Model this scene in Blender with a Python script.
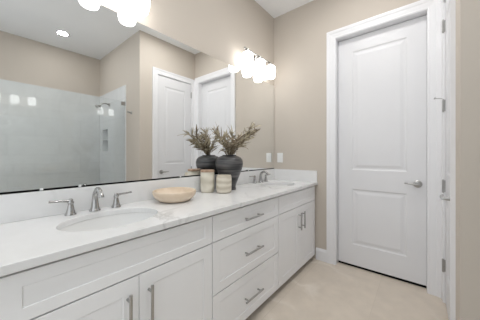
import bpy, bmesh, math, random
from mathutils import Vector, Matrix

for o in list(bpy.data.objects):
    bpy.data.objects.remove(o, do_unlink=True)
scene = bpy.context.scene
C = scene.collection

# ------------------------------------------------------------------ camera
XC, HC, YAW = 1.498, 1.205, 39.61
cam = bpy.data.cameras.new('camera')
cam_o = bpy.data.objects.new('camera', cam)
C.objects.link(cam_o)
cam_o.location = (XC, 0, HC)
cam_o.rotation_euler = (math.radians(90), 0, math.radians(YAW))
cam.sensor_fit = 'HORIZONTAL'
cam.sensor_width = 36.0
cam.lens = 219.16 / 480 * 36.0
cam.shift_y = -(160 - 154.66) / 480
cam.clip_start = 0.02
scene.camera = cam_o

# ------------------------------------------------------------------ world, lights, exposure
scene.view_settings.view_transform = 'Standard'
scene.view_settings.look = 'None'
scene.view_settings.gamma = 1.0
scene.view_settings.use_curve_mapping = False
scene.view_settings.exposure = 0.44

world = bpy.data.worlds.new('world')
scene.world = world
world.use_nodes = True
world.node_tree.nodes['Background'].inputs[0].default_value = (0.93, 0.97, 1.0, 1)
world.node_tree.nodes['Background'].inputs[1].default_value = 0.92

GLOBE = 4.1
CAN = 175.0


# ------------------------------------------------------------------ dimensions
YF = 2.516      # far wall
XR = 1.645      # right wall of the alcove
YO = 1.5125     # shower side wall
XS = 3.213      # shower back wall
YB = -1.00      # rear wall left off behind the camera so world light fills the room
H = 3.004       # ceiling
CT = 0.888      # counter top
CTH = 0.030
CB = CT - CTH
D = 0.580       # counter depth
XFACE = 0.555   # front of the cabinet doors


# ------------------------------------------------------------------ materials
def srgb(r, g, b):
    def f(c):
        c /= 255.0
        return c / 12.92 if c <= 0.04045 else ((c + 0.055) / 1.055) ** 2.4
    return (f(r), f(g), f(b), 1.0)


def new_mat(name):
    m = bpy.data.materials.new(name)
    m.use_nodes = True
    nt = m.node_tree
    b = nt.nodes['Principled BSDF']
    return m, nt, b


def node(nt, typ, **kw):
    n = nt.nodes.new(typ)
    for k, v in kw.items():
        if hasattr(n, k):
            setattr(n, k, v)
        else:
            n.inputs[k].default_value = v
    return n


def paint(name, col, rough=0.5, var=0.03, scale=3.0, bump=0.0, bscale=300.0, metallic=0.0, spec=0.5):
    """plain painted surface with a slight procedural mottling"""
    m, nt, b = new_mat(name)
    tc = node(nt, 'ShaderNodeTexCoord')
    nz = node(nt, 'ShaderNodeTexNoise')
    nz.inputs['Scale'].default_value = scale
    nz.inputs['Detail'].default_value = 4
    nt.links.new(tc.outputs['Object'], nz.inputs['Vector'])
    r = node(nt, 'ShaderNodeValToRGB')
    r.color_ramp.elements[0].position = 0.3
    r.color_ramp.elements[1].position = 0.7
    r.color_ramp.elements[0].color = tuple(c * (1 - var) for c in col[:3]) + (1,)
    r.color_ramp.elements[1].color = tuple(min(1, c * (1 + var)) for c in col[:3]) + (1,)
    nt.links.new(nz.outputs['Fac'], r.inputs['Fac'])
    nt.links.new(r.outputs['Color'], b.inputs['Base Color'])
    b.inputs['Roughness'].default_value = rough
    b.inputs['Metallic'].default_value = metallic
    b.inputs['Specular IOR Level'].default_value = spec
    if bump > 0:
        n2 = node(nt, 'ShaderNodeTexNoise')
        n2.inputs['Scale'].default_value = bscale
        nt.links.new(tc.outputs['Object'], n2.inputs['Vector'])
        bp = node(nt, 'ShaderNodeBump')
        bp.inputs['Strength'].default_value = bump
        bp.inputs['Distance'].default_value = 0.002
        nt.links.new(n2.outputs['Fac'], bp.inputs['Height'])
        nt.links.new(bp.outputs['Normal'], b.inputs['Normal'])
    return m


M_WALL = paint('beige_wall_paint', srgb(201, 192, 181), 0.7, 0.012, 1.5, 0.12, 250)
M_CEIL = paint('ceiling_paint', srgb(242, 243, 244), 0.8, 0.01, 1.5, 0.1, 200)
M_TRIM = paint('white_trim_paint', srgb(236, 236, 238), 0.35, 0.008, 4)
M_DOOR = paint('white_door_paint', srgb(228, 228, 230), 0.38, 0.008, 4)
M_CAB = paint('white_cabinet_paint', srgb(243, 243, 244), 0.4, 0.01, 5)
M_CARC = paint('cabinet_carcass_paint', srgb(120, 118, 115), 0.5, 0.01, 5)
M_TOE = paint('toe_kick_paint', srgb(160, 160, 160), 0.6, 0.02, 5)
M_NICKEL = paint('brushed_nickel', srgb(178, 177, 175), 0.3, 0.05, 40, metallic=1.0)
M_CHROME = paint('polished_nickel', srgb(180, 179, 178), 0.18, 0.04, 30, metallic=1.0)
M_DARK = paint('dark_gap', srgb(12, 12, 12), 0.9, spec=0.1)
M_PLATE = paint('white_switch_plastic', srgb(238, 238, 236), 0.3, 0.01, 10)
M_CERAMIC = paint('white_porcelain', srgb(236, 236, 235), 0.08, 0.006, 6)
M_CLIP = paint('clear_plastic', srgb(232, 234, 234), 0.2, 0.01, 20)


def stone(name, base, vein, amount, rough, scale=2.2, width=0.03, cloud=0.03):
    m, nt, b = new_mat(name)
    L = nt.links.new
    tc = node(nt, 'ShaderNodeTexCoord')
    mp = node(nt, 'ShaderNodeMapping')
    mp.inputs['Rotation'].default_value = (0.4, 0.3, 0.7)
    L(tc.outputs['Object'], mp.inputs['Vector'])
    n1 = node(nt, 'ShaderNodeTexNoise')
    n1.inputs['Scale'].default_value = scale
    n1.inputs['Detail'].default_value = 6
    n1.inputs['Distortion'].default_value = 0.9
    L(mp.outputs[0], n1.inputs['Vector'])
    # veins where the noise passes its middle value
    s = node(nt, 'ShaderNodeMath', operation='SUBTRACT')
    L(n1.outputs['Fac'], s.inputs[0])
    s.inputs[1].default_value = 0.5
    a = node(nt, 'ShaderNodeMath', operation='ABSOLUTE')
    L(s.outputs[0], a.inputs[0])
    r = node(nt, 'ShaderNodeMapRange')
    r.inputs['From Min'].default_value = 0.0
    r.inputs['From Max'].default_value = width
    r.inputs['To Min'].default_value = 1.0
    r.inputs['To Max'].default_value = 0.0
    L(a.outputs[0], r.inputs['Value'])
    n2 = node(nt, 'ShaderNodeTexNoise')
    n2.inputs['Scale'].default_value = scale * 0.8
    L(mp.outputs[0], n2.inputs['Vector'])
    r2 = node(nt, 'ShaderNodeMapRange')
    r2.inputs['From Min'].default_value = 0.45
    r2.inputs['From Max'].default_value = 0.7
    L(n2.outputs['Fac'], r2.inputs['Value'])
    mu = node(nt, 'ShaderNodeMath', operation='MULTIPLY')
    L(r.outputs[0], mu.inputs[0])
    L(r2.outputs[0], mu.inputs[1])
    mu2 = node(nt, 'ShaderNodeMath', operation='MULTIPLY')
    L(mu.outputs[0], mu2.inputs[0])
    mu2.inputs[1].default_value = amount
    cl = node(nt, 'ShaderNodeValToRGB')
    cl.color_ramp.elements[0].position = 0.3
    cl.color_ramp.elements[1].position = 0.7
    cl.color_ramp.elements[0].color = tuple(c * (1 - cloud) for c in base[:3]) + (1,)
    cl.color_ramp.elements[1].color = base
    n3 = node(nt, 'ShaderNodeTexNoise')
    n3.inputs['Scale'].default_value = scale * 6
    n3.inputs['Detail'].default_value = 5
    L(mp.outputs[0], n3.inputs['Vector'])
    L(n3.outputs['Fac'], cl.inputs['Fac'])
    mx = node(nt, 'ShaderNodeMix', data_type='RGBA')
    L(mu2.outputs[0], mx.inputs['Factor'])
    L(cl.outputs['Color'], mx.inputs['A'])
    mx.inputs['B'].default_value = vein
    L(mx.outputs['Result'], b.inputs['Base Color'])
    b.inputs['Roughness'].default_value = rough
    return m, nt, b, mx


M_QUARTZ = stone('white_quartz', srgb(234, 234, 234), srgb(180, 179, 178), 0.6, 0.2, 2.4, 0.035)[0]


def tiled(name, base, vein, amount, rough, tw, th, grout, gw, axes, offset=0.5, cloud=0.04, rot=0.0, vscale=1.5):
    """large format stone look tile: axes = which object axes run along the tile's width and height"""
    m, nt, b, mx = stone(name, base, vein, amount, rough, vscale, 0.06, cloud)
    L = nt.links.new
    tc = node(nt, 'ShaderNodeTexCoord')
    sp = node(nt, 'ShaderNodeSeparateXYZ')
    L(tc.outputs['Object'], sp.inputs[0])
    cb = node(nt, 'ShaderNodeCombineXYZ')
    L(sp.outputs[axes[0]], cb.inputs[0])
    L(sp.outputs[axes[1]], cb.inputs[1])
    br = node(nt, 'ShaderNodeTexBrick')
    br.offset = offset
    br.inputs['Scale'].default_value = 1.0
    br.inputs['Brick Width'].default_value = tw
    br.inputs['Row Height'].default_value = th
    br.inputs['Mortar Size'].default_value = gw
    br.inputs['Mortar Smooth'].default_value = 0.2
    br.inputs['Color1'].default_value = (1, 1, 1, 1)
    br.inputs['Color2'].default_value = (0.965, 0.965, 0.965, 1)
    br.inputs['Mortar'].default_value = (0, 0, 0, 1)
    L(cb.outputs[0], br.inputs['Vector'])
    mul = node(nt, 'ShaderNodeMix', data_type='RGBA', blend_type='MULTIPLY')
    mul.inputs['Factor'].default_value = 1.0
    L(mx.outputs['Result'], mul.inputs['A'])
    L(br.outputs['Color'], mul.inputs['B'])
    m2 = node(nt, 'ShaderNodeMix', data_type='RGBA')
    L(br.outputs['Fac'], m2.inputs['Factor'])
    L(mul.outputs['Result'], m2.inputs['A'])
    m2.inputs['B'].default_value = grout
    L(m2.outputs['Result'], b.inputs['Base Color'])
    bp = node(nt, 'ShaderNodeBump', invert=True)
    bp.inputs['Strength'].default_value = 0.3
    bp.inputs['Distance'].default_value = 0.002
    L(br.outputs['Fac'], bp.inputs['Height'])
    L(bp.outputs['Normal'], b.inputs['Normal'])
    return m


M_FLOOR = tiled('beige_floor_tile', srgb(224, 212, 197), srgb(240, 231, 220), 0.9, 0.35, 1.2, 0.6,
                srgb(212, 200, 185), 0.002, (1, 0), cloud=0.1)
M_TILE_SIDE = tiled('grey_shower_tile_side', srgb(226, 228, 229), srgb(238, 240, 241), 0.5, 0.13, 0.6, 0.3,
                    srgb(210, 212, 213), 0.002, (0, 2))
M_TILE_BACK = tiled('grey_shower_tile_back', srgb(226, 228, 229), srgb(238, 240, 241), 0.5, 0.13, 0.6, 0.3,
                    srgb(210, 212, 213), 0.002, (1, 2))


def glass_mat(name, tint, gloss):
    m = bpy.data.materials.new(name)
    m.use_nodes = True
    nt = m.node_tree
    nt.nodes.clear()
    out = node(nt, 'ShaderNodeOutputMaterial')
    tr = node(nt, 'ShaderNodeBsdfTransparent')
    tr.inputs[0].default_value = tint
    gl = node(nt, 'ShaderNodeBsdfGlossy')
    gl.inputs['Roughness'].default_value = 0.03
    fr = node(nt, 'ShaderNodeFresnel')
    fr.inputs['IOR'].default_value = 1.5
    mu = node(nt, 'ShaderNodeMath', operation='MULTIPLY')
    mu.inputs[1].default_value = gloss
    nt.links.new(fr.outputs[0], mu.inputs[0])
    mx = node(nt, 'ShaderNodeMixShader')
    nt.links.new(mu.outputs[0], mx.inputs[0])
    nt.links.new(tr.outputs[0], mx.inputs[1])
    nt.links.new(gl.outputs[0], mx.inputs[2])
    nt.links.new(mx.outputs[0], out.inputs[0])
    return m


M_GLASS = glass_mat('shower_glass', (0.975, 0.985, 0.98, 1), 1.0)

M_MIRROR, _nt, _b = new_mat('mirror_silver')
_b.inputs['Metallic'].default_value = 1.0
_b.inputs['Roughness'].default_value = 0.0
_b.inputs['Base Color'].default_value = (0.93, 0.94, 0.935, 1)


def emit(name, col, strength):
    m, nt, b = new_mat(name)
    b.inputs['Base Color'].default_value = (0.9, 0.9, 0.9, 1)
    b.inputs['Emission Color'].default_value = col
    b.inputs['Emission Strength'].default_value = strength
    return m


M_GLOBE = emit('lit_opal_glass', (1.0, 0.993, 0.982, 1), GLOBE)
M_FILL_CAN = emit('added_fill_light_lens', (1.0, 0.993, 0.982, 1), CAN)  # lens of the added, unseen ceiling fill lights
M_CAN2 = emit('lit_shower_downlight_lens', (1.0, 0.993, 0.982, 1), CAN * 0.42)


def wave_mat(name, c1, c2, scale, dist, rough, axis='Z', detail=3.0, bump=0.2):
    m, nt, b = new_mat(name)
    L = nt.links.new
    tc = node(nt, 'ShaderNodeTexCoord')
    w = node(nt, 'ShaderNodeTexWave')
    w.bands_direction = axis
    w.inputs['Scale'].default_value = scale
    w.inputs['Distortion'].default_value = dist
    w.inputs['Detail'].default_value = detail
    w.inputs['Detail Scale'].default_value = 1.6
    L(tc.outputs['Object'], w.inputs['Vector'])
    r = node(nt, 'ShaderNodeValToRGB')
    r.color_ramp.elements[0].color = c1
    r.color_ramp.elements[1].color = c2
    L(w.outputs['Fac'], r.inputs['Fac'])
    L(r.outputs['Color'], b.inputs['Base Color'])
    b.inputs['Roughness'].default_value = rough
    bp = node(nt, 'ShaderNodeBump')
    bp.inputs['Strength'].default_value = bump
    bp.inputs['Distance'].default_value = 0.002
    L(w.outputs['Fac'], bp.inputs['Height'])
    L(bp.outputs['Normal'], b.inputs['Normal'])
    return m


def streaked(name, c1, c2, rough, stretch=(5, 5, 70), bump=0.25):
    """glazed ceramic with fine horizontal brush streaks"""
    m, nt, b = new_mat(name)
    L = nt.links.new
    tc = node(nt, 'ShaderNodeTexCoord')
    mp = node(nt, 'ShaderNodeMapping')
    mp.inputs['Scale'].default_value = stretch
    L(tc.outputs['Object'], mp.inputs['Vector'])
    n1 = node(nt, 'ShaderNodeTexNoise')
    n1.inputs['Scale'].default_value = 1.0
    n1.inputs['Detail'].default_value = 5
    L(mp.outputs[0], n1.inputs['Vector'])
    r = node(nt, 'ShaderNodeValToRGB')
    r.color_ramp.elements[0].position = 0.36
    r.color_ramp.elements[1].position = 0.66
    r.color_ramp.elements[0].color = c1
    r.color_ramp.elements[1].color = c2
    L(n1.outputs['Fac'], r.inputs['Fac'])
    L(r.outputs['Color'], b.inputs['Base Color'])
    b.inputs['Roughness'].default_value = rough
    bp = node(nt, 'ShaderNodeBump')
    bp.inputs['Strength'].default_value = bump
    bp.inputs['Distance'].default_value = 0.003
    L(n1.outputs['Fac'], bp.inputs['Height'])
    L(bp.outputs['Normal'], b.inputs['Normal'])
    return m


M_VASE = streaked('charcoal_ceramic', srgb(40, 40, 43), srgb(98, 96, 96), 0.34)
M_BOWL = wave_mat('pale_wood', srgb(218, 198, 174), srgb(231, 214, 194), 5, 6, 0.55, bump=0.04)
M_JAR_A = wave_mat('cream_glazed_ceramic', srgb(204, 197, 180), srgb(228, 222, 208), 3.5, 5, 0.35, bump=0.05)
M_JAR_B = wave_mat('sand_striped_ceramic', srgb(196, 186, 168), srgb(222, 214, 200), 7, 3, 0.5, bump=0.12)
M_LID = wave_mat('brown_wood_lid', srgb(166, 136, 114), srgb(184, 156, 134), 8, 4, 0.5, axis='X', bump=0.1)
M_WAX = paint('cream_wax', srgb(226, 218, 200), 0.6, 0.02, 8)
M_STEM = paint('dry_stem', srgb(104, 88, 70), 0.8, 0.15, 20)
M_LEAF = paint('dry_leaf', srgb(176, 166, 143), 0.8, 0.36, 22)
M_LEAF2 = paint('dry_leaf_dark', srgb(136, 122, 102), 0.8, 0.35, 22)


# ------------------------------------------------------------------ mesh helpers
def obj(name, bm, mat, parent=None, loc=(0, 0, 0), rot=(0, 0, 0), smooth=False, bevel=0.0, seg=2):
    bmesh.ops.recalc_face_normals(bm, faces=bm.faces)
    me = bpy.data.meshes.new(name)
    bm.to_mesh(me)
    bm.free()
    me.materials.append(mat)
    if smooth:
        for p in me.polygons:
            p.use_smooth = True
    o = bpy.data.objects.new(name, me)
    C.objects.link(o)
    o.location = loc
    o.rotation_euler = rot
    if parent:
        o.parent = parent
    if bevel > 0:
        md = o.modifiers.new('bevel', 'BEVEL')
        md.width = bevel
        md.segments = seg
        md.limit_method = 'ANGLE'
        md.angle_limit = math.radians(40)
    if smooth:
        md = o.modifiers.new('split', 'EDGE_SPLIT')
        md.split_angle = math.radians(42)
    return o


def thing(name, label, cat, loc=(0, 0, 0), rotz=0.0, group=None):
    o = bpy.data.objects.new(name, None)
    C.objects.link(o)
    o.empty_display_size = 0.05
    o.location = loc
    o.rotation_euler = (0, 0, rotz)
    o['label'] = label
    o['category'] = cat
    if group:
        o['group'] = group
    return o


def tag(o, label, cat, group=None):
    o['label'] = label
    o['category'] = cat
    if group:
        o['group'] = group
    return o


def struct(o, label=None, cat=None):
    o['kind'] = 'structure'
    if label:
        o['label'] = label
    if cat:
        o['category'] = cat
    return o


def box(bm, x0, x1, y0, y1, z0, z1):
    vs = [bm.verts.new((x, y, z)) for x in (x0, x1) for y in (y0, y1) for z in (z0, z1)]
    for f in ((0, 1, 3, 2), (4, 6, 7, 5), (0, 4, 5, 1), (2, 3, 7, 6), (0, 2, 6, 4), (1, 5, 7, 3)):
        bm.faces.new([vs[i] for i in f])
    return bm


def boxes(*bs):
    bm = bmesh.new()
    for b in bs:
        box(bm, *b)
    return bm


def lathe(prof, n=40, sx=1.0, sy=1.0, bm=None, mat=None):
    """revolve (radius, z) pairs about z; radius 0 closes to a point"""
    bm = bm or bmesh.new()
    M = mat or Matrix.Identity(4)
    rings = []
    for r, z in prof:
        if r < 1e-6:
            rings.append([bm.verts.new(M @ Vector((0, 0, z)))])
        else:
            rings.append([bm.verts.new(M @ Vector((r * sx * math.cos(2 * math.pi * i / n), r * sy * math.sin(2 * math.pi * i / n), z)))
                          for i in range(n)])
    for a, b in zip(rings, rings[1:]):
        if len(a) == 1 and len(b) == 1:
            continue
        for i in range(n):
            j = (i + 1) % n
            if len(a) == 1:
                bm.faces.new((a[0], b[i], b[j]))
            elif len(b) == 1:
                bm.faces.new((a[i], a[j], b[0]))
            else:
                bm.faces.new((a[i], a[j], b[j], b[i]))
    return bm


def smooth_path(pts, per=6):
    """Catmull-Rom through (x, y, z, r) points"""
    out = []
    P = [pts[0]] + list(pts) + [pts[-1]]
    for i in range(1, len(P) - 2):
        for k in range(per):
            t = k / per
            out.append(tuple(0.5 * ((2 * b) + (-a + c) * t + (2 * a - 5 * b + 4 * c - d) * t * t + (-a + 3 * b - 3 * c + d) * t ** 3)
                             for a, b, c, d in zip(P[i - 1], P[i], P[i + 1], P[i + 2])))
    out.append(tuple(pts[-1]))
    return out


def tube(pts, n=14, bm=None, caps=True):
    """tube along (x, y, z, r) points"""
    bm = bm or bmesh.new()
    V = [Vector(p[:3]) for p in pts]
    rings = []
    up = None
    for i, p in enumerate(V):
        t = (V[min(i + 1, len(V) - 1)] - V[max(i - 1, 0)]).normalized()
        if up is None:
            up = Vector((0, 0, 1)) if abs(t.z) < 0.9 else Vector((1, 0, 0))
        s = t.cross(up).normalized()
        up = s.cross(t).normalized()
        r = pts[i][3]
        rings.append([bm.verts.new(p + (s * math.cos(2 * math.pi * k / n) + up * math.sin(2 * math.pi * k / n)) * r) for k in range(n)])
    for a, b in zip(rings, rings[1:]):
        for k in range(n):
            j = (k + 1) % n
            bm.faces.new((a[k], a[j], b[j], b[k]))
    if caps:
        bm.faces.new(rings[0])
        bm.faces.new(rings[-1])
    return bm


def cyl(p0, p1, r, n=16, bm=None):
    return tube([tuple(p0) + (r,), tuple(p1) + (r,)], n, bm)


# panel fronts: local frame x = width, z = height, front face at y = 0 looking to -y
def front_slab(w, h, th, panels, profile):
    """slab with sunk panels; panels = [(x0, x1, z0, z1)], profile = [(inset, depth)] from the panel's edge inwards"""
    bm = bmesh.new()
    xs = sorted({0.0, w} | {p[0] for p in panels} | {p[1] for p in panels})
    zs = sorted({0.0, h} | {p[2] for p in panels} | {p[3] for p in panels})
    grid = {}
    for i, x in enumerate(xs):
        for k, z in enumerate(zs):
            grid[i, k] = bm.verts.new((x, 0, z))
    holes = set()
    for p in panels:
        holes.add((xs.index(p[0]), zs.index(p[2])))
    for i in range(len(xs) - 1):
        for k in range(len(zs) - 1):
            q = [grid[i, k], grid[i + 1, k], grid[i + 1, k + 1], grid[i, k + 1]]
            if (i, k) not in holes:
                bm.faces.new(q)
            else:
                x0, x1, z0, z1 = xs[i], xs[i + 1], zs[k], zs[k + 1]
                ring = q
                for ins, dep in profile:
                    nx = [bm.verts.new(c) for c in ((x0 + ins, dep, z0 + ins), (x1 - ins, dep, z0 + ins),
                                                    (x1 - ins, dep, z1 - ins), (x0 + ins, dep, z1 - ins))]
                    for a in range(4):
                        b = (a + 1) % 4
                        bm.faces.new((ring[a], ring[b], nx[b], nx[a]))
                    ring = nx
                bm.faces.new(ring)
    # border loop to the back
    loop = [grid[i, 0] for i in range(len(xs))] + [grid[len(xs) - 1, k] for k in range(1, len(zs))] + \
           [grid[i, len(zs) - 1] for i in range(len(xs) - 2, -1, -1)] + [grid[0, k] for k in range(len(zs) - 2, 0, -1)]
    back = [bm.verts.new((v.co.x, th, v.co.z)) for v in loop]
    n = len(loop)
    for a in range(n):
        b = (a + 1) % n
        bm.faces.new((loop[a], loop[b], back[b], back[a]))
    bm.faces.new(back)
    return bm


def shaker(w, h, fx=0.062, fz=0.062):
    return front_slab(w, h, 0.019, [(fx, w - fx, fz, h - fz)], [(0.0006, 0.0042), (0.0030, 0.0042), (0.0034, 0.0030)])


# ------------------------------------------------------------------ room shell
struct(obj('floor', boxes((-0.15, 3.5, YB, 2.80, -0.12, 0.0)), M_FLOOR))
struct(obj('ceiling', boxes((-0.15, 3.5, YB, 2.80, H, H + 0.1)), M_CEIL))
struct(obj('wall_left', boxes((-0.15, 0.0, YB, YF + 0.15, 0, H)), M_WALL))

DX0, DX1, DZ = 0.756, 1.556, 2.488      # far door opening in the wall
struct(obj('wall_far', boxes((0.0, DX0, YF, YF + 0.15, 0, H), (DX1, XR, YF, YF + 0.15, 0, H),
                             (DX0, DX1, YF, YF + 0.15, DZ, H)), M_WALL))
RY0, RY1 = 1.785, 2.436                 # opening of the door in the right wall
struct(obj('wall_right', boxes((XR, XR + 0.12, YO, RY0, 0, H), (XR, XR + 0.12, RY1, YF + 0.15, 0, H),
                               (XR, XR + 0.12, RY0, RY1, DZ, H)), M_WALL))
NX0, NX1, NZ0, NZ1 = 2.800, 3.060, 1.26, 1.67   # shower niche
xa = XR + 0.12
struct(obj('wall_side', boxes((xa, NX0, YO, YO + 0.12, 0, H), (NX1, XS + 0.12, YO, YO + 0.12, 0, H),
                              (NX0, NX1, YO, YO + 0.12, NZ1, H), (NX0, NX1, YO, YO + 0.12, 0, NZ0)), M_WALL))
struct(obj('wall_back', boxes((XS, XS + 0.12, YB, YO, 0, H)), M_WALL))
# unseen dark panels added behind both doors to keep light out of the gaps
struct(obj('hall_light_block', boxes((DX0 - 0.1, DX1 + 0.1, YF + 0.152, YF + 0.20, 0, H)), M_DARK))
struct(obj('closet_light_block', boxes((XR + 0.122, XR + 0.17, RY0 - 0.1, RY1 + 0.1, 0, H)), M_DARK))

# tile cladding of the shower
TT = 2.30
ty = YO - 0.012
struct(obj('wall_side_tile', boxes((2.085, NX0, ty, YO, 0, TT), (NX1, XS, ty, YO, 0, TT),
                                   (NX0, NX1, ty, YO, NZ1, TT), (NX0, NX1, ty, YO, 0, NZ0)), M_TILE_SIDE))
struct(obj('wall_back_tile', boxes((XS - 0.012, XS, YB, ty, 0, TT)), M_TILE_BACK))
nb = YO + 0.09
struct(obj('trim_1', boxes((NX0 - 0.01, NX1 + 0.01, nb, nb + 0.012, NZ0 - 0.01, NZ1 + 0.01), (NX0, NX1, ty, nb, NZ0, NZ0 + 0.010),
                           (NX0, NX1, ty, nb, NZ1 - 0.010, NZ1), (NX0, NX0 + 0.010, ty, nb, NZ0 + 0.010, NZ1 - 0.010),
                           (NX1 - 0.010, NX1, ty, nb, NZ0 + 0.010, NZ1 - 0.010),
                           (NX0 + 0.010, NX1 - 0.010, ty, nb, 1.465, 1.477)), M_TILE_SIDE),
       'tiled recessed shower niche with one shelf', 'niche')
struct(obj('trim_2', boxes((2.06, 2.16, YB, ty, 0, 0.10)), M_QUARTZ, bevel=0.004), 'white shower curb below the glass panel', 'curb')

# ------------------------------------------------------------------ doors, casings, baseboards
def lever(parent, x, z, y=0.0, sgn=-1, length=0.105):
    """door lever on local front face y (faces -y), lever pointing along sgn * x"""
    prof = [(0.0, 0.0), (0.033, 0.0), (0.033, 0.006), (0.028, 0.010), (0.013, 0.012), (0.011, 0.048), (0.0, 0.048)]
    Mx = Matrix.Translation((x, y, z)) @ Matrix.Rotation(math.radians(90), 4, 'X')
    bm = lathe(prof, 28, mat=Mx)
    y0 = y - 0.050
    pts = smooth_path([(x - sgn * 0.012, y0, z, 0.009), (x + sgn * 0.02, y0, z, 0.0105), (x + sgn * length * 0.6, y0 - 0.003, z + 0.003, 0.008),
                       (x + sgn * length, y0 + 0.006, z + 0.004, 0.0065)], 5)
    tube(pts, 12, bm)
    return obj('lever_handle', bm, M_NICKEL, parent, smooth=True)


def hinge(parent, x, z, y=0.0):
    bm = cyl((x, y - 0.015, z - 0.048), (x, y - 0.015, z + 0.048), 0.0075, 12)
    for s in (-1, 1):
        cyl((x, y - 0.015, z + s * 0.048), (x, y - 0.015, z + s * 0.054), 0.005, 10, bm)
    box(bm, x - 0.0015, x + 0.0015, y - 0.015, y + 0.002, z - 0.047, z + 0.047)
    return obj('hinge', bm, M_NICKEL, parent, smooth=True)


DOORPROF = [(0.012, 0.007), (0.026, 0.007), (0.052, 0.001)]


def door_slab(w, h, stile, lo, mid0, mid1, top):
    return front_slab(w, h, 0.038, [(stile, w - stile, lo, mid0), (stile, w - stile, mid1, h - top)], DOORPROF)


DH = 2.425
W1 = 0.752
d1 = obj('door_1', door_slab(W1, 2.438, 0.140, 0.218, 0.814, 1.018, 0.150), M_DOOR, loc=(0.7825, YF + 0.072, 0.024))
struct(d1)
obj('under_door_shade', boxes((0.002, W1 - 0.002, 0.003, 0.030, -0.0215, -0.0002)), M_DARK, d1)  # dark strip stands in for the shade in the gap under the door
lever(d1, W1 - 0.062, 0.912, sgn=-1, length=0.095)
W2 = 0.630
d2 = obj('door_2', door_slab(W2, DH, 0.120, 0.255, 0.835, 1.040, 0.150), M_DOOR, loc=(XR + 0.004, 2.4255, 0.014),
         rot=(0, 0, math.radians(-90)))
struct(d2)
lever(d2, W2 - 0.060, 0.920, sgn=-1)
for z in (0.290, 0.935, 1.590, 2.235):
    hinge(d2, -0.003, z)
bm = cyl((0.000, -0.020, 1.648), (0.030, -0.062, 1.648), 0.003, 8)
lathe([(0, 0), (0.008, 0), (0.008, 0.010), (0, 0.010)], 12, bm=bm, mat=Matrix.Translation((0.030, -0.062, 1.648)) @ Matrix.Rotation(math.radians(60), 4, 'X'))
obj('door_stop', bm, M_NICKEL, d2, smooth=True)


def casing(name, ox0, ox1, oz, w, loc, rotz, jamb_depth, right_w=None):
    """door casing in a local frame whose wall face is y = 0 (room towards -y); inner edges ox0/ox1/oz"""
    rw = right_w or w
    bm = bmesh.new()
    prof = [(0.0, 0.010), (0.012, 0.013), (0.016, 0.011), (0.055, 0.015), (0.062, 0.019), (0.080, 0.022), (1.0, 0.022)]

    def path(off, t):
        f = min(off, w)
        fr = min(off, rw)
        return [Vector((ox0 - f, -t, 0)), Vector((ox0 - f, -t, oz + f)), Vector((ox1 + fr, -t, oz + f)), Vector((ox1 + fr, -t, 0))]
    rows = [path(0.0, 0.0)] + [path(o_, t_) for o_, t_ in prof[:-1]] + [path(w, 0.022), path(w, 0.0)]
    V = [[bm.verts.new(p) for p in r] for r in rows]
    for a, b in zip(V, V[1:]):
        for i in range(3):
            bm.faces.new((a[i], a[i + 1], b[i + 1], b[i]))
    j = jamb_depth
    # jambs set back a little from the casing's edge
    box(bm, ox0 - 0.016, ox0 + 0.004, 0.0005, j, 0, oz + 0.0)
    box(bm, ox1 - 0.004, ox1 + 0.016, 0.0005, j, 0, oz + 0.0)
    box(bm, ox0 - 0.016, ox1 + 0.016, 0.0005, j, oz - 0.004, oz + 0.014)
    return struct(obj(name, bm, M_TRIM, loc=loc, rot=(0, 0, rotz)))


casing('trim_3', 0.774, 1.540, 2.472, 0.090, (0, YF, 0), 0, 0.14, 0.088)
casing('trim_4', 0.0, 0.643, 2.4480, 0.084, (XR, 2.432, 0), math.radians(-90), 0.115, 0.090)


def baseboard(name, w, loc, rotz):
    bm = bmesh.new()
    prof = [(0, 0), (-0.014, 0), (-0.014, 0.105), (-0.011, 0.118), (-0.006, 0.126), (-0.005, 0.135), (0, 0.135)]
    A = [bm.verts.new((0, y, z)) for y, z in prof]
    B = [bm.verts.new((w, y, z)) for y, z in prof]
    n = len(prof)
    for i in range(n):
        j = (i + 1) % n
        bm.faces.new((A[i], A[j], B[j], B[i]))
    bm.faces.new(A)
    bm.faces.new(B)
    return struct(obj(name, bm, M_TRIM, loc=loc, rot=(0, 0, rotz)))


baseboard('baseboard_far', 0.683 - 0.56, (0.56, YF, 0), 0)
baseboard('baseboard_right', 1.697 - YO, (XR, 1.697, 0), math.radians(-90))
baseboard('baseboard_side', 2.06 - XR, (XR, YO, 0), 0)

# ------------------------------------------------------------------ vanity cabinets
G = 0.0030


def add_front(parent, kind, y0, y1, z0, z1, fx, fz):
    """shaker front facing +x between y0..y1, z0..z1 (world); parent sits at its own origin"""
    o = obj(kind, shaker(y1 - y0, z1 - z0, fx, fz), M_CAB, parent,
            loc=(XFACE - parent.location.x, y0 - parent.location.y, z0 - parent.location.z), rot=(0, 0, math.radians(90)), bevel=0.0012, seg=1)
    return o


def bar_pull(parent, cx, cz, length, vertical):
    """bar pull in a front's local frame (front at y=0, room towards -y)"""
    y = -0.032
    h = length / 2
    p = length * 0.36
    ax = (lambda t, yy: (cx, yy, cz + t)) if vertical else (lambda t, yy: (cx + t, yy, cz))
    bm = cyl(ax(-h, y), ax(h, y), 0.0068, 14)
    for s in (-1, 1):
        cyl(ax(s * p, 0.0), ax(s * p, y), 0.0056, 12, bm)
    return obj('handle', bm, M_NICKEL, parent, smooth=True)


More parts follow.
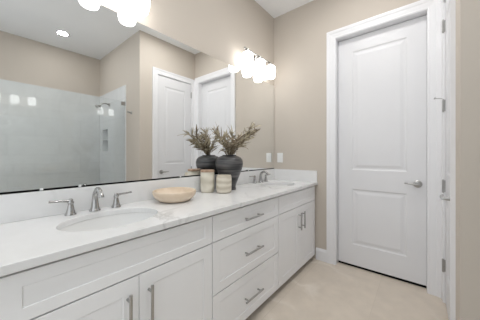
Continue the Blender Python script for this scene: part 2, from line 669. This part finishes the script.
def carcass(parent, y0, y1):
    lx, ly = parent.location.x, parent.location.y
    xb, xf = 0.003, XFACE - 0.0205
    z0, z1 = 0.085, CB - 0.002
    t = 0.018
    bm = boxes((xb, xf, y0, y0 + t, z0, z1), (xb, xf, y1 - t, y1, z0, z1), (xb, xf, y0 + t, y1 - t, z0, z0 + t),
               (xb, xb + t, y0 + t, y1 - t, z0 + t, z1), (xf - t, xf, y0 + t, y1 - t, z0 + t, z0 + 0.05))
    obj('body', bm, M_CARC, parent, loc=(-lx, -ly, 0))
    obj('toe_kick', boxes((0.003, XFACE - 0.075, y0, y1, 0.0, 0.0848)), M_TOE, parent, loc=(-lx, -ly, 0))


ZT, ZM, ZB = 0.8435, 0.686, 0.058
YL0, YL1, YM0, YM1, YR1 = 0.008, 0.887, 0.887, 1.660, 2.498
# left sink base
vl = thing('sink_base_cabinet', 'white shaker sink base cabinet nearest the camera, under the left sink', 'cabinet', (0.28, (YL0 + YL1) / 2, 0),
           group='vanity cabinets')
carcass(vl, YL0, YL1 - 0.001)
add_front(vl, 'false_front', YL0 + 0.03, YL1 - G, ZM + G, ZT, 0.054, 0.043)
ys = 0.4535
da = add_front(vl, 'door', YL0 + 0.03, ys - G / 2, ZB, ZM - G, 0.064, 0.064)
db = add_front(vl, 'door', ys + G / 2, YL1 - G, ZB, ZM - G, 0.064, 0.064)
wl = ys - YL0 - 0.03
bar_pull(da, wl - 0.049, 0.530 - ZB, 0.20, True)
bar_pull(db, 0.042, 0.530 - ZB, 0.20, True)
# drawer bank
vm = thing('drawer_cabinet', 'white three-drawer shaker cabinet in the middle of the vanity', 'cabinet', (0.28, (YM0 + YM1) / 2, 0), group='vanity cabinets')
carcass(vm, YM0 + 0.001, YM1 - 0.001)
ZD = 0.370
for z0, z1 in ((ZM + G, ZT), (ZD + G, ZM - G), (ZB, ZD - G)):
    dr = add_front(vm, 'drawer', YM0 + G, YM1 - G, z0, z1, 0.058, 0.046 if z1 == ZT else 0.058)
    bar_pull(dr, 1.2735 - YM0 - G, {ZT: 0.760, ZM - G: 0.522}.get(z1, 0.200) - z0, 0.205, False)
# right sink base
vr = thing('sink_base_cabinet', 'white shaker sink base cabinet against the far wall, under the right sink', 'cabinet', (0.28, (YM1 + YR1) / 2, 0),
           group='vanity cabinets')
carcass(vr, YM1 + 0.001, YR1)
add_front(vr, 'false_front', YM1 + G, YR1 - 0.012, ZM + G, ZT, 0.054, 0.043)
ysr = 2.083
da = add_front(vr, 'door', YM1 + G, ysr - G / 2, ZB, ZM - G, 0.064, 0.064)
db = add_front(vr, 'door', ysr + G / 2, YR1 - 0.012, ZB, ZM - G, 0.064, 0.064)
bar_pull(da, ysr - YM1 - G - 0.030, 0.545 - ZB, 0.17, True)
bar_pull(db, 0.050, 0.545 - ZB, 0.17, True)

# ------------------------------------------------------------------ countertop and sinks
SINKS = [(0.298, 0.445), (0.298, 2.090)]
SA, SB = 0.172, 0.222       # half axes of the sink opening (x, y)
ct = thing('countertop', 'long white quartz countertop with grey veins and short backsplash on the vanity', 'countertop', (0.29, 1.25, CB))
bm = bmesh.new()
Y0C, Y1C = -0.03, YF - 0.001
NE = 56
edges = []


def loop_verts(pts, z):
    vs = [bm.verts.new((x, y, z)) for x, y in pts]
    es = [bm.edges.new((vs[i], vs[(i + 1) % len(vs)])) for i in range(len(vs))]
    return vs, es


loops = [[(0.001, Y0C), (D, Y0C), (D, Y1C), (0.001, Y1C)]]
for cx, cy in SINKS:
    loops.append([(cx + SA * math.cos(2 * math.pi * i / NE), cy + SB * math.sin(2 * math.pi * i / NE)) for i in range(NE)])
tops, bots = [], []
for z, store in ((CT, tops), (CB, bots)):
    es = []
    for lp in loops:
        v, e = loop_verts(lp, z)
        store.append(v)
        es += e
    bmesh.ops.triangle_fill(bm, use_beauty=True, use_dissolve=False, edges=es)
for a, b in zip(tops, bots):
    n = len(a)
    for i in range(n):
        j = (i + 1) % n
        bm.faces.new((a[i], a[j], b[j], b[i]))
obj('worktop', bm, M_QUARTZ, ct, loc=(-0.29, -1.25, -CB), bevel=0.003)
obj('backsplash', boxes((0.001, 0.021, Y0C, Y1C - 0.0205, CT + 0.0003, 1.020)), M_QUARTZ, ct, loc=(-0.29, -1.25, -CB), bevel=0.0015)
obj('side_splash', boxes((0.001, D - 0.006, Y1C - 0.020, Y1C, CT + 0.0003, 1.020)), M_QUARTZ, ct, loc=(-0.29, -1.25, -CB), bevel=0.0015)

for (cx, cy), lab in zip(SINKS, ('oval white undermount sink in the counter nearest the camera', 'oval white undermount sink at the far end of the counter')):
    s = thing('undermount_sink', lab, 'sink', (cx, cy, CB), group='undermount sinks')
    k = SA / SB
    R = SB + 0.004
    prof = [(R + 0.02, -0.0005), (R, -0.0005), (R * 0.985, -0.02), (R * 0.93, -0.06), (R * 0.80, -0.105), (R * 0.55, -0.135), (R * 0.25, -0.147), (0.024, -0.150),
            (0.024, -0.158), (R * 0.26, -0.156), (R * 0.57, -0.144), (R * 0.83, -0.113), (R * 0.96, -0.065), (R * 1.02, -0.02), (R + 0.02, -0.010), (R + 0.02, -0.0005)]
    bm = bmesh.new()
    n = 56
    rings = []
    for r, z in prof:
        kk = k if r > 0.03 else 1.0
        rings.append([bm.verts.new((r * kk * math.cos(2 * math.pi * i / n), r * math.sin(2 * math.pi * i / n), z)) for i in range(n)])
    for a, b in zip(rings, rings[1:]):
        for i in range(n):
            j = (i + 1) % n
            bm.faces.new((a[i], a[j], b[j], b[i]))
    obj('basin', bm, M_CERAMIC, s, smooth=True)
    obj('drain', lathe([(0, -0.150), (0.012, -0.149), (0.020, -0.1475), (0.0235, -0.1492), (0.0235, -0.158), (0, -0.158)], 24), M_CHROME, s, smooth=True)


# ------------------------------------------------------------------ faucets
def faucet(y, label):
    f = thing('faucet', label, 'faucet', (0.074, y, CT), group='widespread faucets')
    base = [(0, 0.0004), (0.028, 0.0004), (0.028, 0.005), (0.0235, 0.011), (0.020, 0.024), (0.0175, 0.045), (0.0165, 0.055), (0, 0.055)]
    bm = lathe(base, 28)
    pts = smooth_path([(0, 0, 0.040, 0.0172), (0.001, 0, 0.075, 0.0150), (0.012, 0, 0.104, 0.0138), (0.040, 0, 0.124, 0.0130),
                       (0.073, 0, 0.117, 0.0125), (0.094, 0, 0.097, 0.0130), (0.098, 0, 0.085, 0.0135)], 6)
    tube(pts, 18, bm)
    obj('spout', bm, M_CHROME, f, smooth=True)
    for s in (-1, 1):
        hb = [(0, 0.0004), (0.026, 0.0004), (0.026, 0.005), (0.021, 0.012), (0.0165, 0.030), (0.0125, 0.052), (0.0120, 0.058), (0.0145, 0.062),
              (0.0145, 0.067), (0.011, 0.073), (0.011, 0.080), (0.006, 0.085), (0, 0.085)]
        bm = lathe(hb, 24)
        h = obj('handle', bm, M_CHROME, f, loc=(0, s * 0.112, 0), smooth=True)
        lp = smooth_path([(0, -s * 0.008, 0.074, 0.007), (0, s * 0.02, 0.075, 0.0068), (-0.001 + 0.004 * s, s * 0.055, 0.077, 0.0055), (0.006 * s, s * 0.088, 0.080, 0.0062)], 5)
        obj('lever', tube(lp, 12), M_CHROME, h, smooth=True)


faucet(0.433, 'brushed nickel widespread faucet behind the sink nearest the camera')
faucet(2.090, 'brushed nickel widespread faucet behind the sink at the far end')

# ------------------------------------------------------------------ mirror
MZ0, MZ1 = 1.0305, 2.110
mi = thing('wall_mirror', 'large frameless wall mirror spanning the wall above the vanity', 'mirror', (0.0, 1.24, MZ0))
obj('glass', boxes((0.0008, 0.0060, -0.03 - 1.24, 2.506 - 1.24, 0, MZ1 - MZ0)), M_MIRROR, mi)
bm = boxes((0.0008, 0.0072, -0.03 - 1.24, 2.506 - 1.24, -0.0095, -0.0003))
obj('bottom_channel', bm, M_DARK, mi)
for y in (0.215, 0.378, 1.05, 1.95):
    obj('clip', boxes((0.0074, 0.0105, y - 0.007 - 1.24, y + 0.007 - 1.24, -0.008, 0.004)), M_CLIP, mi, bevel=0.002)


# ------------------------------------------------------------------ vanity lights
def vanity_light(yc, label):
    t = thing('vanity_light', label, 'light fixture', (0.0, yc, 2.29), group='vanity lights')
    obj('back_plate', boxes((0.0008, 0.020, -0.075, 0.075, -0.045, 0.050)), M_NICKEL, t, bevel=0.006)
    xb, zb = 0.085, 0.026
    bm = cyl((xb, -0.255, zb), (xb, 0.255, zb), 0.0075, 14)
    for s in (-1, 1):
        lathe([(0, 0), (0.011, 0.0), (0.012, 0.008), (0.008, 0.014), (0, 0.016)], 16, bm=bm,
              mat=Matrix.Translation((xb, s * 0.250, zb)) @ Matrix.Rotation(math.radians(-90 * s), 4, 'X'))
    obj('bar', bm, M_NICKEL, t, smooth=True)
    for s in (-1, 1):
        obj('arm', tube(smooth_path([(0.018, s * 0.03, 0.0, 0.006), (0.05, s * 0.03, 0.0, 0.006), (xb, s * 0.03, zb, 0.006)], 5), 12), M_NICKEL, t, smooth=True)
    for s in (-1, 0, 1):
        y = s * 0.2275
        so = obj('socket', lathe([(0, 0.0), (0.008, 0.0), (0.010, -0.006), (0.026, -0.012), (0.028, -0.034), (0, -0.034)], 22), M_NICKEL, t,
                 loc=(xb + 0.012, y, zb - 0.004), smooth=True)
        g = [(0.026, -0.036), (0.040, -0.039), (0.053, -0.050), (0.0595, -0.070), (0.0615, -0.098), (0.0600, -0.135), (0.055, -0.165), (0.050, -0.182),
             (0.044, -0.187), (0, -0.188)]
        obj('glass_shade', lathe(g, 36), M_GLOBE, so, smooth=True)
    return t


vanity_light(0.450, 'three-globe nickel vanity light at the top edge, above the nearest sink')
vanity_light(2.042, 'three-globe nickel vanity light above the mirror at the far sink')


# ------------------------------------------------------------------ recessed shower light and added ceiling fill lights
def downlight(x, y, label, lens=None):
    t = thing('recessed_light', label, 'ceiling light', (x, y, H), group='recessed ceiling lights')
    obj('trim_ring', lathe([(0.062, -0.0005), (0.085, -0.0005), (0.085, -0.004), (0.078, -0.007), (0.062, -0.004), (0.062, -0.0005)], 40), M_TRIM, t, smooth=True)
    obj('lens', lathe([(0, -0.0030), (0.0615, -0.0030), (0.0615, -0.0008), (0, -0.0008)], 40), lens or M_FILL_CAN, t, smooth=True)


downlight(2.610, 0.827, 'round recessed light in the shower ceiling, seen in the mirror', M_CAN2)
downlight(1.080, 1.750, 'added recessed fill light, out of view, in front of the tall white door')  # unseen light added to brighten the far end
downlight(1.080, 0.600, 'added recessed fill light, out of view, over the bathroom floor')  # unseen light added to lift the room's brightness

# ------------------------------------------------------------------ switch plate, robe hook, shower
sw = thing('light_switch', 'white rocker switch plate on the far wall above the counter', 'switch', (0.090, YF, 1.166))
obj('plate', boxes((-0.040, 0.040, -0.006, -0.0005, -0.062, 0.062)), M_PLATE, sw, bevel=0.003)
obj('rocker', boxes((-0.017, 0.017, -0.009, -0.0062, 0.001, 0.034)), M_PLATE, sw, bevel=0.0015)
obj('rocker', boxes((-0.017, 0.017, -0.009, -0.0062, -0.034, -0.001)), M_PLATE, sw, bevel=0.0015)

rh = thing('robe_hook', 'small nickel robe hook on the beige wall beside the shower glass', 'hook', (1.90, YO, 1.84))
obj('base_plate', boxes((-0.022, 0.022, -0.008, -0.0005, -0.022, 0.022)), M_NICKEL, rh, bevel=0.003)
bm = tube(smooth_path([(0, -0.007, 0, 0.008), (0, -0.03, -0.004, 0.0065), (0, -0.05, 0.002, 0.0065), (0, -0.056, 0.022, 0.008)], 5), 12)
tube(smooth_path([(-0.03, -0.045, 0.006, 0.007), (0, -0.035, -0.004, 0.006), (0.03, -0.045, 0.006, 0.007)], 5), 12, bm)
obj('prong', bm, M_NICKEL, rh, smooth=True)

gp = thing('shower_glass_panel', 'clear frameless glass panel of the grey tiled shower, seen in the mirror', 'shower glass', (2.11, 0.5, 0.10))
obj('glass', boxes((-0.004, 0.004, YB + 0.1 - 0.5, ty - 0.5 - 0.003, 0.0005, 1.94)), M_GLASS, gp)
for z in (0.35, 1.905):
    obj('clamp', boxes((-0.014, 0.014, ty - 0.5 - 0.055, ty - 0.5 - 0.001, z - 0.026, z + 0.026)), M_NICKEL, gp, bevel=0.003)

sh = thing('overhead_shower', 'nickel shower head on a curved arm from the tiled wall, seen in the mirror', 'shower head', (2.74, ty, 2.08))
obj('flange', lathe([(0, 0.0005), (0.030, 0.0005), (0.028, 0.008), (0.012, 0.014), (0, 0.014)], 24, mat=Matrix.Rotation(math.radians(90), 4, 'X')), M_NICKEL, sh, smooth=True)
obj('arm', tube(smooth_path([(0, -0.01, 0, 0.009), (0, -0.05, 0.012, 0.009), (0, -0.10, 0.004, 0.009), (0, -0.135, -0.035, 0.010)], 6), 14), M_NICKEL, sh, smooth=True)
obj('spray_head', lathe([(0, 0.03), (0.014, 0.028), (0.018, 0.012), (0.045, -0.010), (0.056, -0.024), (0.056, -0.032), (0, -0.033)], 30,
                        mat=Matrix.Translation((0, -0.153, -0.056)) @ Matrix.Rotation(math.radians(-38), 4, 'X')), M_NICKEL, sh, smooth=True)

# ------------------------------------------------------------------ things on the counter
Z = CT + 0.0006
bw = thing('wooden_bowl', 'wide shallow pale wooden bowl on the counter beside the sink', 'bowl', (0.182, 0.882, Z))
obj('bowl', lathe([(0, 0.0), (0.088, 0.0), (0.102, 0.004), (0.124, 0.020), (0.140, 0.042), (0.1455, 0.060), (0.1435, 0.070), (0.138, 0.072), (0.133, 0.066),
                   (0.127, 0.048), (0.110, 0.028), (0.085, 0.018), (0.04, 0.014), (0, 0.013)], 56), M_BOWL, bw, smooth=True)

ja = thing('lidded_canister', 'tall cream ceramic canister with brown wooden lid on the counter', 'canister', (0.094, 1.262, Z))
obj('jar', lathe([(0, 0), (0.052, 0), (0.0575, 0.006), (0.0590, 0.03), (0.0590, 0.150), (0.0575, 0.166), (0.053, 0.170), (0, 0.170)], 44), M_JAR_A, ja, smooth=True)
obj('lid', lathe([(0, 0.1703), (0.0575, 0.1703), (0.0590, 0.174), (0.0590, 0.184), (0.0565, 0.188), (0, 0.188)], 44), M_LID, ja, smooth=True)

jb = thing('candle_jar', 'short sand-coloured striped ceramic jar in front of the dark vase', 'jar', (0.222, 1.330, Z))
obj('jar', lathe([(0, 0), (0.054, 0), (0.061, 0.006), (0.0640, 0.025), (0.0645, 0.115), (0.0620, 0.138), (0.0580, 0.146), (0.0545, 0.146), (0.0535, 0.130), (0, 0.130)], 44),
    M_JAR_B, jb, smooth=True)
obj('candle', lathe([(0, 0.1303), (0.0525, 0.1303), (0.0525, 0.136), (0, 0.137)], 36), M_WAX, jb, smooth=True)

VX, VY = 0.143, 1.482
vs = thing('vase', 'tall charcoal ribbed ceramic vase on the counter against the mirror', 'vase', (VX, VY, Z))
prof = [(0, 0), (0.060, 0), (0.064, 0.004), (0.062, 0.016), (0.060, 0.030), (0.071, 0.065), (0.090, 0.115), (0.110, 0.165), (0.1245, 0.210), (0.1275, 0.240),
        (0.122, 0.268), (0.106, 0.290), (0.082, 0.302), (0.066, 0.306), (0.063, 0.309), (0.065, 0.312), (0.062, 0.314), (0.057, 0.311), (0.056, 0.304),
        (0.090, 0.288), (0.114, 0.245), (0.112, 0.210), (0.080, 0.115), (0.045, 0.040), (0, 0.035)]
obj('body', lathe(prof, 56), M_VASE, vs, smooth=True)

random.seed(7)


def leaf(bm, p, d, up, L, w):
    """a long dry curled leaf: a bent, pointed strip with a fold along its middle"""
    d = d.normalized()
    s = d.cross(up)
    if s.length < 1e-3:
        s = Vector((1, 0, 0))
    s.normalize()
    n = s.cross(d).normalized()
    curl = random.uniform(-2.0, 2.0)
    tw = random.uniform(-1.2, 1.2)
    rows = []
    pos = p.copy()
    N = 6
    for i in range(N + 1):
        t = i / N
        ww = w * math.sin(math.pi * (0.08 + 0.9 * t)) ** 0.8
        ca, sa = math.cos(tw * t), math.sin(tw * t)
        ss = s * ca + n * sa
        nn = n * ca - s * sa
        rows.append((pos - ss * ww + nn * ww * 0.5, pos.copy(), pos + ss * ww + nn * ww * 0.5))
        dd = (d * math.cos(curl * t) + n * math.sin(curl * t) + Vector((0, 0, -0.45 * t))).normalized()
        pos = pos + dd * (L / N)
    V = [[bm.verts.new(q) for q in r] for r in rows]
    for a, b in zip(V, V[1:]):
        for k in range(2):
            bm.faces.new((a[k], a[k + 1], b[k + 1], b[k]))


def keep_off_mirror(bm, ox):
    for v in bm.verts:
        if ox + v.co.x < 0.016:
            v.co.x = 0.016 - ox + (v.co.x + ox - 0.016) * 0.02


def branch(tip, mid, seed, label, nleaf=26, dark=False, group=None):
    random.seed(seed)
    b = thing('dried_branch', label, 'dried branch', (VX, VY, Z + 0.05), group=group)
    a = random.uniform(0, 6.28)
    p0 = Vector((0.012 * math.cos(a), 0.012 * math.sin(a), 0.0))
    neck = Vector((mid[0] * 0.22, mid[1] * 0.22, 0.265))
    if neck.xy.length > 0.034:
        neck.xy = neck.xy.normalized() * 0.034
    tipv = Vector(tip)
    midv = Vector(mid)
    pts = smooth_path([tuple(p0) + (0.0026,), tuple(neck) + (0.0026,), tuple(midv) + (0.0020,), tuple(tipv) + (0.0009,)], 8)
    st = tube(pts, 7)
    keep_off_mirror(st, VX)
    obj('stem', st, M_STEM, b, smooth=True)
    V = [Vector(q[:3]) for q in pts]
    first = 7
    fb = bmesh.new()
    nleaf = int(nleaf * 1.3)
    for i in range(nleaf):
        f = first + (len(V) - 1.01 - first) * (i / (nleaf - 1)) ** 0.9
        k = int(f)
        p = V[k].lerp(V[min(k + 1, len(V) - 1)], f - k)
        t = (V[min(k + 1, len(V) - 1)] - V[max(k - 1, 0)]).normalized()
        r = Vector((random.uniform(-1, 1), random.uniform(-1, 1), random.uniform(-0.7, 1)))
        d = t * 1.0 + r * 0.75
        leaf(fb, p, d, Vector((random.uniform(-1, 1), random.uniform(-1, 1), random.uniform(-1, 1))), random.uniform(0.06, 0.13), random.uniform(0.0042, 0.0075))
    keep_off_mirror(fb, VX)
    obj('foliage', fb, M_LEAF2 if dark else M_LEAF, b)
    return b


GB = 'dried branches in the vase'
# tips relative to the vase's base (z measured from 5 cm above the base)
BR = [((0.200, 0.110, 0.465), (0.100, 0.055, 0.370), 'dried branch leaning furthest right over the counter, in dark vase', 36, True),
      ((0.165, 0.105, 0.500), (0.080, 0.050, 0.390), 'dried leafy branch in the right-hand cluster of the dark vase, upright tip', 34, False),
      ((0.190, 0.050, 0.440), (0.105, 0.030, 0.350), 'dried branch low in the right-hand cluster of the dark vase', 32, False),
      ((0.110, 0.110, 0.405), (0.060, 0.060, 0.345), 'short dried branch on the far side of the dark vase', 16, False),
      ((0.040, 0.000, 0.450), (0.024, 0.010, 0.370), 'upright thin dried branch in the middle of the dark vase', 18, False),
      ((0.040, -0.215, 0.455), (0.022, -0.095, 0.360), 'dried branch leaning furthest left from the dark vase, above the canister', 32, False),
      ((0.010, -0.150, 0.440), (0.005, -0.065, 0.355), 'dried branch at the left of the dark vase, close to the mirror', 30, True),
      ((-0.060, 0.040, 0.430), (-0.030, 0.020, 0.345), 'short dried branch close to the mirror in the dark vase', 22, False),
      ((0.150, -0.060, 0.385), (0.080, -0.035, 0.340), 'dried branch drooping towards the room from the dark vase', 26, True),
      ((0.060, -0.130, 0.400), (0.035, -0.070, 0.345), 'short dried branch at the left of the dark vase', 22, False)]
for i, (tip, mid, lab, nl, dk) in enumerate(BR):
    branch(tip, mid, 20 + i, lab, nl, dk, GB)
